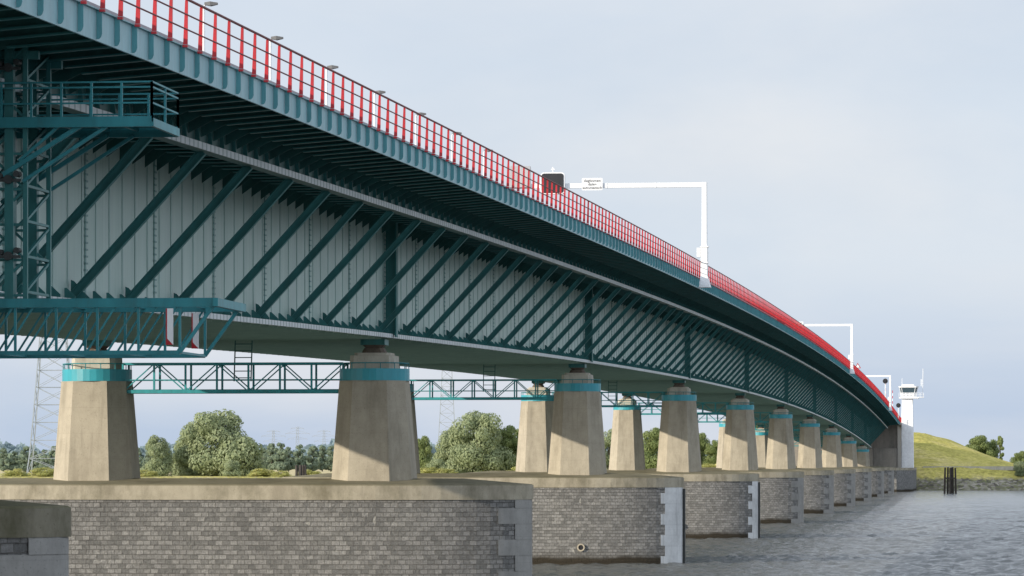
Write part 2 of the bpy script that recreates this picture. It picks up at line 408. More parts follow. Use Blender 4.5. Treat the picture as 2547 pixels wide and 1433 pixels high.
for side in (0,1):
    f=(lambda p:p) if side==0 else mir
    mb=MB()
    for y in ribs:
        plate([(23.11,7.02),(22.98,7.02),(22.97,8.30),(23.05,8.30)],y,0.055,side,0)
        plate([(23.12,6.93),(22.98,6.93),(22.98,7.00),(23.12,7.00)],y,0.12,side,0)
    for dz,r,mi in ((8.33,0.042,1),(7.88,0.026,1),(7.45,0.026,1)):
        q=f(23.0)
        mb.sweep([(q+r,dz),(q+.7*r,dz+.7*r),(q,dz+r),(q-.7*r,dz+.7*r),(q-r,dz),(q-.7*r,dz-.7*r),(q,dz-r),(q+.7*r,dz-.7*r)],SS,mi)
    mk('railing',mb.mesh('railing',['red','rail_dark']),bridge)
for pc in (25.6,38.7,40.1,mir(25.6)):
    mb=MB()
    hgt=8.15 if pc in (25.6,mir(25.6)) else 7.8
    mb.sweep([(pc-0.06,7.35),(pc-0.06,hgt),(pc+0.06,hgt),(pc+0.06,7.35)],SS,0)
    for y in ribs[::2]:
        z=zb(y); mb.box(-pc-0.05,-pc+0.05,y-0.05,y+0.05,z+7.0,z+7.4,0)
    mk('crash_barrier',mb.mesh('crash_barrier',['barrier']),bridge)
mb=MB(); mb.sweep([(26.3,6.99),(26.3,7.03),(mir(26.3),7.03),(mir(26.3),6.99)],SS,0)
mk('road_surface',mb.mesh('road_surface',['asphalt']),bridge)
mb=MB()
for p in (27.2,37.6,41.2,51.6):
    mb.sweep([(p,7.034),(p+0.15,7.034)],SS,0,closed=False)
for p in (30.9,34.3,44.6,48.0):
    y=S0
    while y<S1-4:
        mb.sweep([(p,7.034),(p+0.12,7.034)],[y,y+3],0,closed=False); y+=12
mk('lane_markings',mb.mesh('lane_markings',['line']),bridge)

# ================================================================ PIERS
PT=23.5; PB=mir(23.5); NOSE=9.0; TH=4.3; ZT=6.8
def half(q):
    if q>=NOSE: return TH
    return TH*max(0,(1-((NOSE-q)/NOSE)**2.0))**0.68
def outline(off=0.0):
    qs=[0,0.15,0.4,0.8,1.3,1.9,2.6,3.4,4.3,5.3,6.4,7.6,NOSE,13,15]
    pts=[]
    for q in qs:
        if q==0: pts.append((-(PT)+off*1.2,0.0))
        else: pts.append((-(PT+q),-(half(q)+off)))
    rev=[(-2*PC-x,y) for x,y in reversed(pts)]
    f=pts+rev
    back=[(x,-y) for x,y in reversed(f[1:-1])]
    return f+back
OUT=outline(0.0); OUT2=outline(0.08)
def scaled(o,k,z):
    return [(x+( -1 if x>-PC else 1)*min(k,abs(x+PC)), y*(1-k/TH), z) for x,y in o]
def ring(o,z): return [(x,y,z) for x,y in o]
mb=MB(); mb.loft([ring(OUT,-3.0),ring(OUT,ZT-0.80)],0,True,True); base_me=mb.mesh('stone_wall',['brick'])
def capm(mt):
    mb=MB(); mb.loft([ring(OUT2,ZT-0.80),ring(OUT2,ZT-0.06),[(x,y,ZT) for x,y in OUT],scaled(OUT,1.2,ZT+0.10),scaled(OUT,3.6,ZT+0.30)],0,True); return mb.mesh('cap_slab',[mt])
cap_me=capm('cap'); cap_me2=capm('cap_shaded')
def quoins(mt,mirr,dl,ds):
    mb=MB(); z=-1.0;k=0
    while z<ZT-0.85:
        h=0.82; z1=min(z+h,ZT-0.805)
        d=dl if k%2 else ds
        qs=[0]+[q for q in (0.15,0.4,0.8,1.3) if q<d-0.05]+[d]
        front=[(-(PT+q)+0.03,-(half(q)+0.045) if q>0 else 0.0) for q in qs]
        poly=front+[(x,-y) for x,y in reversed(front[1:])]
        if mirr: poly=[(-2*PC-x,yy) for x,yy in poly]
        a=sum(poly[i][0]*poly[(i+1)%len(poly)][1]-poly[(i+1)%len(poly)][0]*poly[i][1] for i in range(len(poly)))
        if a<0: poly.reverse()
        mb.loft([[(x,yy,z) for x,yy in poly],[(x,yy,z1-0.03) for x,yy in poly]],0)
        ins=[(x+(-0.02 if not mirr else 0.02)-(0),yy*0.985) for x,yy in poly]
        mb.loft([[(x,yy,z1-0.03) for x,yy in ins],[(x,yy,z1) for x,yy in ins]],0,False)
        z+=h;k+=1
    return mb.mesh('quoin_stones',[mt])
q_gr=[quoins('granite',m_,1.55,0.75) for m_ in (0,1)]; q_wh=[quoins('granite_white',m_,1.6,1.3) for m_ in (0,1)]
q_wn=[quoins('granite_white',m_,1.0,0.6) for m_ in (0,1)]
mb=MB()
for i in range(20):
    a0=2*math.pi*i/20;a1=2*math.pi*(i+1)/20
    r0,r1,y0,y1=0.20,0.30,-0.12,0.15
    vs=[]
    for a in(a0,a1):
        for r in(r0,r1):
            for yy in(y0,y1): vs.append((r*math.cos(a),yy,r*math.sin(a)))
    mb.add(vs,[(0,2,6,4),(1,5,7,3),(2,3,7,6),(0,4,5,1)],0)
mb.cyl((0,-0.03,0),(0,0.1,0),0.2,0.2,16,1)
port_me=mb.mesh('drain_outlet',['column','black'])
mb=MB(); mb.box(-0.02,0.12,-0.12,0.12,-1,5.9); mb.box(0.12,0.20,-0.2,0.2,-1,5.9); fender_me=mb.mesh('fender_strip',['gear'])

def octo(w,x,y,z,c=0.24):
    h=w/2; k=w*c
    return [(x-h+k,y-h,z),(x+h-k,y-h,z),(x+h,y-h+k,z),(x+h,y+h-k,z),(x+h-k,y+h,z),(x-h+k,y+h,z),(x-h,y+h-k,z),(x-h,y-h+k,z)]
PCOL=(31.8,46.65)
for n in range(1,11):
    s=spier(n)-(1.1 if n==1 else 0); z0=zb(s); ztop=z0-2.35
    lab='stone-faced bridge pier with two tapering concrete columns'
    if n in (3,4): lab='stone-faced bridge pier with white painted edge stones and two concrete columns'
    if n==1: lab='stone-faced bridge pier with a mossy concrete cap tinted dark as if shaded'
    pier=empty('bridge_pier',(0,s,0),label=lab,cat='bridge pier',group='piers under the bridge')
    mk('stone_wall',base_me,pier); mk('cap_slab',cap_me2 if n==1 else cap_me,pier)
    for qm in (q_wh if n==3 else (q_wn if n==4 else q_gr)): mk('quoin_stones',qm,pier)
    if n in (3,4):
        mk('drain_outlet',port_me,pier,(-(PT+7.6),-half(7.6)-0.03,1.35))
        mk('fender_strip',fender_me,pier,(-PT+0.0,0,0))
    for p in PCOL:
        Hh=ztop-ZT; wb=3.42+0.155*Hh
        mb=MB(); mb.loft([octo(wb,-p,0,ZT+0.02),octo(3.45,-p,0,ztop)],0)
        col=mk('column',mb.mesh('column',['column']),pier)
        mb=MB()
        Rr=1.84
        rr=[[( -p+Rr*math.cos(t),Rr*math.sin(t),z) for t in np.linspace(0,2*math.pi,32,endpoint=False)] for z in (ztop,ztop+0.63)]
        mb.loft(rr,0)
        mk('collar',mb.mesh('collar',['collar'],False),col)
        mb=MB()
        for t in np.linspace(0.1,2*math.pi+0.1,14,endpoint=False):
            cx,cy=-p+1.80*math.cos(t),1.80*math.sin(t)
            mb.cyl((cx,cy,ztop+0.63),(cx,cy,ztop+0.92),0.025,n=5)
        pts=[(-p+1.80*math.cos(t),1.80*math.sin(t),ztop+0.92) for t in np.linspace(0,2*math.pi,25)]
        for a,b in zip(pts,pts[1:]): mb.cyl(a,b,0.03,n=5,caps=False)
        mk('collar_railing',mb.mesh('collar_railing',['teal']),col)
        mb=MB()
        mb.loft([octo(2.36,-p,0,ztop+0.63,0.1),octo(2.30,-p,0,ztop+1.32,0.1)],0)
        mb.loft([octo(1.9,-p,0,ztop+1.32,0.1),octo(1.9,-p,0,ztop+1.46,0.1)],0)
        mb.loft([octo(1.25,-p,0,ztop+1.46,0.15),octo(1.0,-p,0,ztop+1.72,0.15)],1)
        mb.loft([octo(0.85,-p,0,ztop+1.72,0.15),octo(1.15,-p,0,ztop+1.88,0.15)],1)
        mb.box(-p-0.6,-p+0.6,-0.55,0.55,ztop+1.88,z0-0.17,2)
        for xx in (-0.62,0.62): mb.box(-p+xx-0.02,-p+xx+0.02,-0.7,0.7,ztop+1.88,z0-0.17,2)
        mk('bearing',mb.mesh('bearing',['block','rust','teal_dark']),col)
    mb=MB()
    xa,xb=-(PCOL[0]+1.55),-(PCOL[1]-1.55)
    zl,zh=ztop-0.55,ztop+0.92
    nb=7
    for yy in (-0.75,0.75):
        mb.beam((xa,yy,zl),(xb,yy,zl),0.12,0.17); mb.beam((xa,yy,zh),(xb,yy,zh),0.09,0.11)
        mb.beam((xa,yy,zl+0.62),(xb,yy,zl+0.62),0.05,0.05)
        for k in range(nb+1):
            x=xa+(xb-xa)*k/nb
            mb.beam((x,yy,zl),(x,yy,zh),0.10,0.10)
            if k<nb:
                x2=xa+(xb-xa)*(k+1)/nb
                if k%2: mb.beam((x,yy,zl),(x2,yy,zh),0.06,0.06)
                else: mb.beam((x,yy,zh),(x2,yy,zl),0.06,0.06)
    for k in range(nb*3+1):
        x=xa+(xb-xa)*k/(nb*3); mb.beam((x,-0.75,zl+0.06),(x,0.75,zl+0.06),0.08,0.06)
    mb.box(xb+0.05,xa-0.05,-0.6,0.6,zl+0.09,zl+0.12)
    mk('access_walkway',mb.mesh('access_walkway',['teal_bright']),pier)
    mb=MB()
    lx=-38.8
    for dx in(-0.45,0.45):
        mb.beam((lx+dx,-0.2,ztop+0.0),(lx+dx,0.15,z0-0.2),0.06,0.06)
    for k in range(6):
        t=(k+0.5)/6; zz=ztop+(z0-0.2-ztop)*t
        mb.beam((lx-0.45,-0.2+0.35*t,zz),(lx+0.45,-0.2+0.35*t,zz),0.05,0.05)
    mk('ladder',mb.mesh('ladder',['teal_deep']),pier)

# ================================================================ INSPECTION GANTRY
gy0,gy1=105.4,108.9
trav=empty('inspection_gantry',(-25.9,107,0),label='teal lattice inspection gantry hanging under the bridge deck',cat='maintenance gantry')
def tv(mb,name,mats):
    o=mk(name,mb.mesh(name,mats),trav); o.location=(25.9,-107,0); return o
R=CAMZ
mb=MB(); PE=22.06; F=9.12
for y in (gy0,gy1):
    mb.beam((-30.0,y,F+R),(-PE,y,F+R),0.10,0.28)
    for zz in (F+.5,F+.92,F+1.06): mb.beam((-28.5,y,zz+R),(-PE,y,zz+R),0.045,0.045)
    for k in range(9):
        p=PE+k*0.82
        mb.beam((-p,y,F+R),(-p,y,F+1.06+R),0.06,0.06)
for k in range(3):
    y=gy0+(gy1-gy0)*k/2
    mb.beam((-PE,y,F+R),(-PE,y,F+1.06+R),0.06,0.06)
for zz in (F+.5,F+.92,F+1.06): mb.beam((-PE,gy0,zz+R),(-PE,gy1,zz+R),0.045,0.045)
mb.beam((-PE,gy0,F-0.02+R),(-PE,gy1,F-0.02+R),0.10,0.22)
for k in range(10):
    p=PE+.3+k*0.82; mb.beam((-p,gy0,F+.05+R),(-p,gy1,F+.05+R),0.10,0.08)
mb.box(-29,-PE-.05,gy0+0.1,gy1-0.1,F+.10+R,F+.13+R)
tv(mb,'upper_platform',['teal'])
for y in (gy0+0.1,gy1-0.1):
    mb=MB()
    mb.beam((-24.0,y,9.03+R),(-27.0,y,7.2+R),0.12,0.12); mb.beam((-24.6,y,9.03+R),(-25.7,y,8.1+R),0.08,0.08)
    mb.beam((-23.3,y,9.0+R),(-25.6,y,7.55+R),0.09,0.09)
    tv(mb,'platform_brace',['teal'])
mb=MB()
for y in (gy0+0.2,gy1-0.6):
    for p,w in ((25.55,0.12),(25.98,0.24),(26.55,0.16)):
        mb.beam((-p,y,4.3+R),(-p,y,11.2+R),w,w)
    z=4.5;k=0
    while z<10.6:
        a,b=(-25.55,-26.55) if k%2 else (-26.55,-25.55)
        mb.beam((a,y,z+R),(b,y,z+0.95+R),0.07,0.07); mb.beam((-25.55,y,z+R),(-26.55,y,z+R),0.07,0.07)
        z+=0.95;k+=1
z=4.6
while z<11:
    for p in (25.55,26.55): 
        mb.beam((-p,gy0+0.2,z+R),(-p,gy1-0.6,z+0.9+R),0.07,0.07)
        mb.beam((-p,gy0+0.2,z+R),(-p,gy1-0.6,z+R),0.07,0.07)
    z+=0.95
mb.beam((-30,gy0+.3,10.95+R),(-25.2,gy0+.3,10.95+R),0.2,0.22); mb.beam((-30,gy1-.5,10.95+R),(-25.2,gy1-.5,10.95+R),0.2,0.22)
tv(mb,'mast',['teal_dark'])
for zz in (5.55,7.6,10.6):
    mb=MB()
    mb.cyl((-25.98,gy0-0.05,zz+R),(-25.98,gy0+0.5,zz+R),0.12,n=12)
    mb.cyl((-26.2,gy0-0.05,zz+0.1+R),(-26.2,gy0+0.3,zz+0.1+R),0.08,n=10)
    mb.cyl((-25.75,gy0-0.05,zz+0.15+R),(-25.75,gy0+0.3,zz+0.15+R),0.08,n=10)
    mb.box(-26.3,-25.65,gy0-0.02,gy0+0.08,zz-0.06+R,zz+0.02+R)
    tv(mb,'hoist_wheels',['gear'])
mb=MB()
zt,zl=4.28+R,2.95+R
for y in (gy0,gy1):
    mb.beam((-52,y,zt),(-20.3,y,zt),0.16,0.24); mb.beam((-52,y,zl),(-21.3,y,zl),0.11,0.11)
    mb.beam((-21.3,y,zl),(-20.4,y,zt-0.1),0.09,0.09)
    p=21.3;k=0
    while p<51.5:
        q=p+0.56
        if k%2==0: mb.beam((-p,y,zl),(-p,y,zt),0.065,0.065)
        mb.beam((-p,y,zt),(-q-0.3,y,zl),0.05,0.05)
        p=q;k+=1
p=21.3
while p<51.5:
    for zz in (zt,zl): mb.beam((-p,gy0,zz),(-p,gy1,zz),0.06,0.06)
    p+=1.68
mb.beam((-20.3,gy0-0.2,zt),(-20.3,gy1+0.4,zt),0.14,0.22)
tv(mb,'lower_truss',['teal'])
for y in (gy0-0.10,gy1-0.10):
    mb=MB()
    x0,x1=-21.62,-21.46
    mb.box(x0,x1,y-0.02,y+0.02,3.15+R,4.12+R,0)
    mb.box(x0-0.035,x0-0.001,y-0.025,y+0.025,3.15+R,4.12+R,1)
    mb.add([(x0,y-0.024,3.15+R),(x1,y-0.024,3.15+R),(x0,y-0.024,3.32+R)],[(0,1,2)],1)
    o=tv(mb,'warning_panel',['white','red']); o['label']='red and white vertical warning panel'

# ================================================================ SIGN GANTRIES
def rrect(mb,x0,x1,z0,z1,y0,y1,r,mi):
    pts=[]
    for cx,cz,a0 in ((x1-r,z1-r,0),(x0+r,z1-r,90),(x0+r,z0+r,180),(x1-r,z0+r,270)):
        for k in range(5):
            a=rad(a0+k*22.5); pts.append((cx+r*math.cos(a),cz+r*math.sin(a)))
    n=len(pts)
    mb.add([(x,y0,z) for x,z in pts]+[(x,y1,z) for x,z in pts],[tuple(range(n)),tuple(range(2*n-1,n-1,-1))]+[(i,n+i,n+(i+1)%n,(i+1)%n) for i in range(n)],mi)
gm={}
mb=MB(); mb.loft([octo(1.05,0,0,0.0,0.05),octo(0.95,0,0,0.25,0.05),octo(0.56,0,0,0.95,0.08)],0)
mb.loft([octo(0.56,0,0,0.95,0.08),octo(0.56,0,0,3.3,0.08)],0); mb.box(-0.34,0.34,-0.34,0.34,3.30,3.38)
mb.loft([octo(0.44,0,0,3.38,0.08),octo(0.40,0,0,8.62,0.08)],0)
mb.box(-0.33,0.33,-0.33,0.33,2.0,2.05); gm['post']=mb.mesh('gantry_post',['white'])
mb=MB(); mb.box(-0.62,-0.29,-0.3,0.1,2.5,3.25); gm['cab']=mb.mesh('control_cabinet',['white'])
mb=MB(); mb.box(-16.3,-0.2,-0.16,0.16,8.22,8.60)
for x in (-4,-8,-12): mb.box(x-0.03,x+0.03,-0.19,0.19,8.19,8.63)
gm['arm']=mb.mesh('gantry_arm',['white'])
mb=MB(); rrect(mb,-10.05,-8.35,8.02,9.02,-0.32,-0.27,0.08,0); gm['sign']=mb.mesh('sign_plate',['white'])
mb=MB(); rrect(mb,-13.45,-11.45,7.72,9.50,-0.5,-0.02,0.28,1); rrect(mb,-13.36,-11.54,7.81,9.41,-0.54,-0.505,0.22,0)
mb.cyl((-12.45,-0.2,9.50),(-12.45,-0.2,9.95),0.05,n=6,mi=1); mb.box(-12.6,-12.3,-0.25,-0.15,9.74,9.82,1)
gm['vms']=mb.mesh('matrix_signal',['black','white'])
mb=MB(); rrect(mb,-16.25,-14.3,8.3,10.05,-0.4,0.0,0.06,0); gm['back']=mb.mesh('signal_housing',['grey'])
txt=[]
for i,w in enumerate(('slagbomen','dalen','automatisch')):
    cu=bpy.data.curves.new('t','FONT'); cu.body=w; cu.size=0.33; cu.align_x='CENTER'; cu.align_y='CENTER'; cu.extrude=0.004
    to=bpy.data.objects.new('t',cu); COL.objects.link(to); bpy.context.view_layer.update()
    me=bpy.data.meshes.new_from_object(to.evaluated_get(bpy.context.evaluated_depsgraph_get()))
    bpy.data.objects.remove(to); me.materials.clear(); me.materials.append(M['black']); txt.append((me,8.80-0.29*i))
for s in (spier(3.13),spier(6.6),spier(9.29)):
    g=empty('sign_gantry',(-22.75,s,zb(s)+6.25),label='white cantilever gantry over the road carrying dark signal panels',cat='sign gantry',group='white sign gantries on the bridge')
    mk('gantry_post',gm['post'],g); mk('control_cabinet',gm['cab'],g); mk('gantry_arm',gm['arm'],g)
    sp=mk('sign_plate',gm['sign'],g,label='white sign reading slagbomen dalen automatisch')
    for me,zz in txt: mk('lettering',me,sp,(-9.2,-0.333,zz),(rad(90),0,0))
    mk('matrix_signal',gm['vms'],g); mk('signal_housing',gm['back'],g)

mb=MB(); mb.cyl((0,0,0),(0,0,9.6),0.10,0.06,8); mb.cyl((0,0,9.6),(0.12,0,9.75),0.05,0.04,6); pole_me=mb.mesh('lamp_pole',['white'])
mb=MB(); mb.loft([[(0.05,-0.12,9.70),(0.05,0.12,9.70),(0.05,0.08,9.83),(0.05,-0.08,9.83)],[(0.35,-0.18,9.64),(0.35,0.18,9.64),(0.35,0.12,9.87),(0.35,-0.12,9.87)],[(0.72,-0.09,9.71),(0.72,0.09,9.71),(0.72,0.06,9.81),(0.72,-0.06,9.81)]],0); head_me=mb.mesh('lamp_head',['lamp'])
for k in range(7):
    n=1.94+0.181*k; s=L*(n-0.043)
    lp=empty('street_lamp',(-PC,s,zb(s)+7.03),label='white street lamp with short arm on the bridge median',cat='street lamp',group='lamps along the bridge road')
    mk('lamp_pole',pole_me,lp); mk('lamp_head',head_me,lp)

def signal_at(p,s,h):
    e=empty('traffic_signal',(-p,s,zb(min(s,S1))+7.0),label='black round-shielded traffic signal on a white post',cat='traffic signal',group='traffic signals at the movable span')
    mb=MB(); mb.cyl((0,0,0),(0,0,h),0.1,n=8); mk('signal_post',mb.mesh('signal_post',['white']),e)
    mb=MB(); mb.cyl((0,-0.15,h-0.1),(0,-0.05,h-0.1),0.62,n=20); mb.cyl((0,-0.35,h-0.1),(0,-0.15,h-0.1),0.2,n=12); mk('signal_shield',mb.mesh('signal_shield',['black']),e)
signal_at(23.7,spier(9.2),6.2); signal_at(22.8,spier(10.2),3.6)
e=empty('warning_sign',(-24.2,spier(7.35),zb(spier(7.35))+7.0),label='triangular red-bordered warning sign on a post',cat='road sign')
mb=MB(); mb.cyl((0,0,0),(0,0,3.0),0.05,n=6); mk('sign_post',mb.mesh('sign_post',['grey']),e)
mb=MB(); a=0.62
mb.add([(-a,-.08,2.5),(a,-.08,2.5),(0,-.08,3.55),(-a,-.05,2.5),(a,-.05,2.5),(0,-.05,3.55)],[(0,1,2),(5,4,3),(0,3,4,1),(1,4,5,2),(2,5,3,0)],0)
a=0.38; mb.add([(-a,-.086,2.63),(a,-.086,2.63),(0,-.086,3.28)],[(0,1,2)],1)
mk('sign_face',mb.mesh('sign_face',['red','white']),e)
for p,s in ((24.0,spier(9.75)),(24.0,spier(10.05)),(24.4,spier(9.5))):
    e=empty('barrier_gate',(-p,s,zb(s)+7.0),label='raised red and white road barrier arm beside the carriageway',cat='barrier gate',group='barrier gates at the movable span')
    mb=MB(); mb.box(-0.35,0.35,-0.35,0.35,0,1.5); mk('gate_housing',mb.mesh('gate_housing',['white']),e)
    mb=MB()
    for k in range(8): mb.beam((0,0,1.3+k*0.7),(0.0,0,1.3+(k+1)*0.7),0.16,0.2,k%2)
    mk('barrier_arm',mb.mesh('barrier_arm',['white','red']),e)

# ================================================================ ABUTMENT, TOWER
ab=empty('bridge_abutment',(0,0,0),label='grey concrete abutment on a stone-faced quay at the bridge end',cat='bridge abutment')
mb=MB()
def quay(z0,z1,o,mi,uv):
    r=[(-57-o,1111-o),(-24-o,1111-o),(-20.0+o,1118-o),(-19.6+o,1175),(-57-o,1175)]
    mb.loft([[(x,y,z0) for x,y in r],[(x,y,z1) for x,y in r]],mi,True,uv)
quay(-2,5.9,0,0,True); quay(5.9,6.6,0.06,1,False)
mk('quay_wall',mb.mesh('quay_wall',['brick','cap']),ab)
mb=MB(); zz=zb(1110)
mb.box(-55.5,-24.0,1122,1210,6.6,zz+6.3,0); mb.box(-32.5,-30.6,1113,1122,6.6,zz-0.4,0); mb.box(-48,-46,1113,1122,6.6,zz-0.4,0)
mb.box(-56.0,-23.0,1108.2,1215,zz+6.3,zz+7.0,0)
mb.box(-30.5,-24.2,1116,1121.9,6.6,12.0,0)
mk('abutment_wall',mb.mesh('abutment_wall',['abut']),ab)
mb=MB()
for y in np.arange(1109,1214,PITCH): mb.box(-23.06,-22.92,y-0.03,y+0.03,zz+7.0,zz+8.3,0)
for h in (7.45,7.88,8.33): mb.box(-23.03,-22.95,1108.2,1214,zz+h-0.03,zz+h+0.03,0)
mk('abutment_railing',mb.mesh('abutment_railing',['red']),ab)

tx,ty=-19.9,1121
tw=empty('control_tower',(tx-1.6,ty,6.6),label='white concrete bridge control tower with glazed cabin and antennas',cat='control tower')
def tp(name,mb,mats): return mk(name,mb.mesh(name,mats),tw)
mb=MB(); mb.loft([octo(3.5,0.3,0,0,0.04),octo(3.3,0.3,0,12,0.04),octo(3.0,0.3,0,19.2,0.04)],0)
mb.box(-1.2,1.8,-1.9,-1.3,0,7.5)
tp('tower_shaft',mb,['tower'])
mb=MB(); mb.box(-2.0,3.4,-2.4,2.4,19.2,19.65); mb.loft([octo(4.1,0.6,0,19.65,0.12),octo(4.5,0.6,0,20.8,0.12)],0)
tp('cabin_base',mb,['tower'])
mb=MB(); mb.loft([octo(4.4,0.6,0,20.8,0.12),octo(4.9,0.6,0,22.2,0.12)],0); tp('cabin_window',mb,['glass'])
mb=MB(); mb.loft([octo(5.3,0.6,0,22.2,0.1),octo(5.5,0.6,0,22.6,0.1)],0); mb.loft([octo(3.7,0.6,0,22.6,0.1),octo(3.5,0.6,0,23.1,0.1)],0)
for a,b in zip(octo(4.45,0.6,0,20.8,0.12),octo(4.95,0.6,0,22.2,0.12)): mb.beam(a,b,0.14,0.14)
tp('cabin_roof',mb,['white'])
mb=MB()
for x in np.linspace(-2.0,4.8,8): mb.cyl((x,-2.5,19.65),(x,-2.5,20.7),0.05,n=5)
for z in (20.2,20.7): mb.cyl((-2.0,-2.5,z),(4.8,-2.5,z),0.05,n=5)
mb.box(3.4,4.8,-2.5,1,19.45,19.65)
tp('balcony_railing',mb,['white'])
mb=MB(); mb.cyl((4.5,0,19.65),(4.6,0,27.5),0.08,n=6); mb.cyl((4.1,0,22.6),(4.1,0,24.6),0.10,n=6); mb.cyl((4.1,0,24),(4.6,0,24.2),0.05,n=5); mb.cyl((4.1,0,23.2),(4.6,0,23.4),0.05,n=5)
tp('antenna',mb,['white'])
mb=MB(); mb.cyl((-1.2,0,22.5),(-1.2,0,24.8),0.06,n=6); tp('antenna',mb,['white'])

# ================================================================ PILE CLUSTERS
def pile_cluster(b,d,ztop,w):
    X,Y=survey(b,d)
    e=empty('mooring_pile_cluster',(X,Y,0),label='cluster of dark timber mooring piles standing in the water',cat='mooring piles',group='timber pile clusters')
    mb=MB()
    for i,(dx,dy) in enumerate(((-w,0),(-w*0.45,0.8),(0,-0.6),(w*0.5,0.5),(w,0),(0.2,1.2))):
        h=ztop-random.uniform(0,0.5)
        mb.cyl((dx*1.15,dy,-2),(dx,dy*0.8,h),0.30,0.23,9)
    mb.box(-w-0.3,w+0.3,-0.95,-0.65,ztop*0.55,ztop*0.55+0.35)
    mk('piles',mb.mesh('piles',['wood']),e)
pile_cluster(0.1090,1040,6.9,1.3); pile_cluster(-0.0525,700,7.6,0.75)

# ================================================================ TERRAIN
def axis(a,b,f0,f1,fine,grow=1.25):
    c=list(np.arange(f0,f1,fine)); 
    x,d=f0,fine; lo=[]
    while x>a: d*=grow; x-=d; lo.append(max(x,a))
    x,d=c[-1],fine; hi=[]
    while x<b: d*=grow; x+=d; hi.append(min(x,b))
    return np.array(lo[::-1]+c+hi)
def sst(t): t=np.clip(t,0,1); return t*t*(3-2*t)
def nz2(X,Y,seed,wl):
    rng=np.random.RandomState(seed); h=np.zeros_like(X)
    for i in range(10):
        a=rng.uniform(0,2*np.pi); k=2*np.pi/(wl*rng.uniform(0.5,1.6)); h+=np.sin(k*(np.cos(a)*X+np.sin(a)*Y)+rng.uniform(0,6.28))
    return h/10*1.6
def terrain_h(X,Y):
    sh=1163+4*nz2(X,Y*0,3,60)
    side=sst((X+75)/12.0)
    plate_=3.7+ (6.3-3.7)*side
    h=-1.5+(plate_+1.5)*sst((Y-sh)/24)
    h+= 0.25*nz2(X,Y,5,4.0)*sst((Y-sh+3)/6)*(1-0.6*sst((Y-sh-30)/10))
    d=np.abs(X+39.4)
    topz=17.4-4.0*sst((Y-1300)/500)
    t=np.clip((d-19)/35,0,1)
    prof=1-0.55*t-0.45*sst(t)
    em=(topz-plate_)*prof*sst((Y-1178)/75)*(1-0.75*sst((Y-1600)/1200))
    h+=em
    h+=0.35*nz2(X,Y,9,15)*sst((Y-1190)/20)*(d>20)
    return h
gx=axis(-14000,14000,-260,60,1.6,1.12); gyy=axis(1150,40000,1156,1260,1.3,1.06)
gyy=gyy[gyy>=1150]; gyy=np.unique(np.round(gyy,3)); gx=np.unique(np.round(gx,3))
def gridmesh(name,gx,gy,H,mat):
    X,Y=np.meshgrid(gx,gy); Z=H(X,Y)
    V=np.stack([X,Y,Z],-1).reshape(-1,3); ny,nx=X.shape
    i=np.arange((ny-1)*(nx-1)); r=i//(nx-1); c=i%(nx-1); a=r*nx+c
    F=np.stack([a,a+1,a+nx+1,a+nx],-1)
    me=bpy.data.meshes.new(name); me.vertices.add(len(V)); me.vertices.foreach_set('co',V.ravel())
    me.loops.add(F.size); me.loops.foreach_set('vertex_index',F.ravel())
    me.polygons.add(len(F)); me.polygons.foreach_set('loop_start',np.arange(0,F.size,4)); me.polygons.foreach_set('loop_total',np.full(len(F),4))
    me.polygons.foreach_set('use_smooth',np.ones(len(F),bool))
    me.materials.append(mat); me.update(); me.validate(); return me
mk('ground',gridmesh('ground',gx,gyy,terrain_h,M['ground']),kind='structure')
rows=[-400,-250,-120,-60,0,30]; y=55.0
while y<1182: rows.append(y); y+=max(0.30,(y/560))
rows=np.array(rows)
cols=axis(-12000,12000,-140,30,0.42,1.15)
rng=np.random.RandomState(11)
comps=[]
for i in range(56):
    wl=0.8*(3.0/0.8)**(rng.rand()); ang=rad(235)+rng.normal(0,0.8)
    comps.append((wl,ang,0.018*wl**0.55,rng.uniform(0,6.28)))
def water_h(X,Y):
    dy=np.gradient(rows)[:,None]*np.ones_like(X); dx=np.gradient(cols)[None,:]*np.ones_like(X)
    sp=np.maximum(dy*0.8,dx); h=np.zeros_like(X)
    for wl,a,A,ph in comps:
        k=2*np.pi/wl; at=np.clip((wl/np.maximum(sp,.01)-1.6)/1.2,0,1)
        h+=A*at*(0.2-np.abs(np.sin(0.5*(k*(np.cos(a)*X+np.sin(a)*Y)+ph)))*1.4+0.7)
    return h
mk('water',gridmesh('water',cols,rows,water_h,M['water']),kind='structure')
mb=MB()
xs=np.arange(-18,120,3)
for a,b in zip(xs,xs[1:]): mb.box(a,b-0.03,1186,1188.5,5.8,6.95)
mk('promenade_wall',mb.mesh('promenade_wall',['block']),label='low pale concrete wall along the top of the bank',cat='wall')
mb=MB(); ys=list(range(1216,1600,12))
for a,b in zip(ys,ys[1:]):
    za=float(terrain_h(np.array([[-39.4]]),np.array([[a]]))[0,0]);zb_=float(terrain_h(np.array([[-39.4]]),np.array([[b]]))[0,0])
    mb.add([(-54,a,za+.35),(-25,a,za+.35),(-25,b,zb_+.35),(-54,b,zb_+.35)],[(0,1,2,3)])
mk('road',mb.mesh('road',['asphalt']),kind='structure')

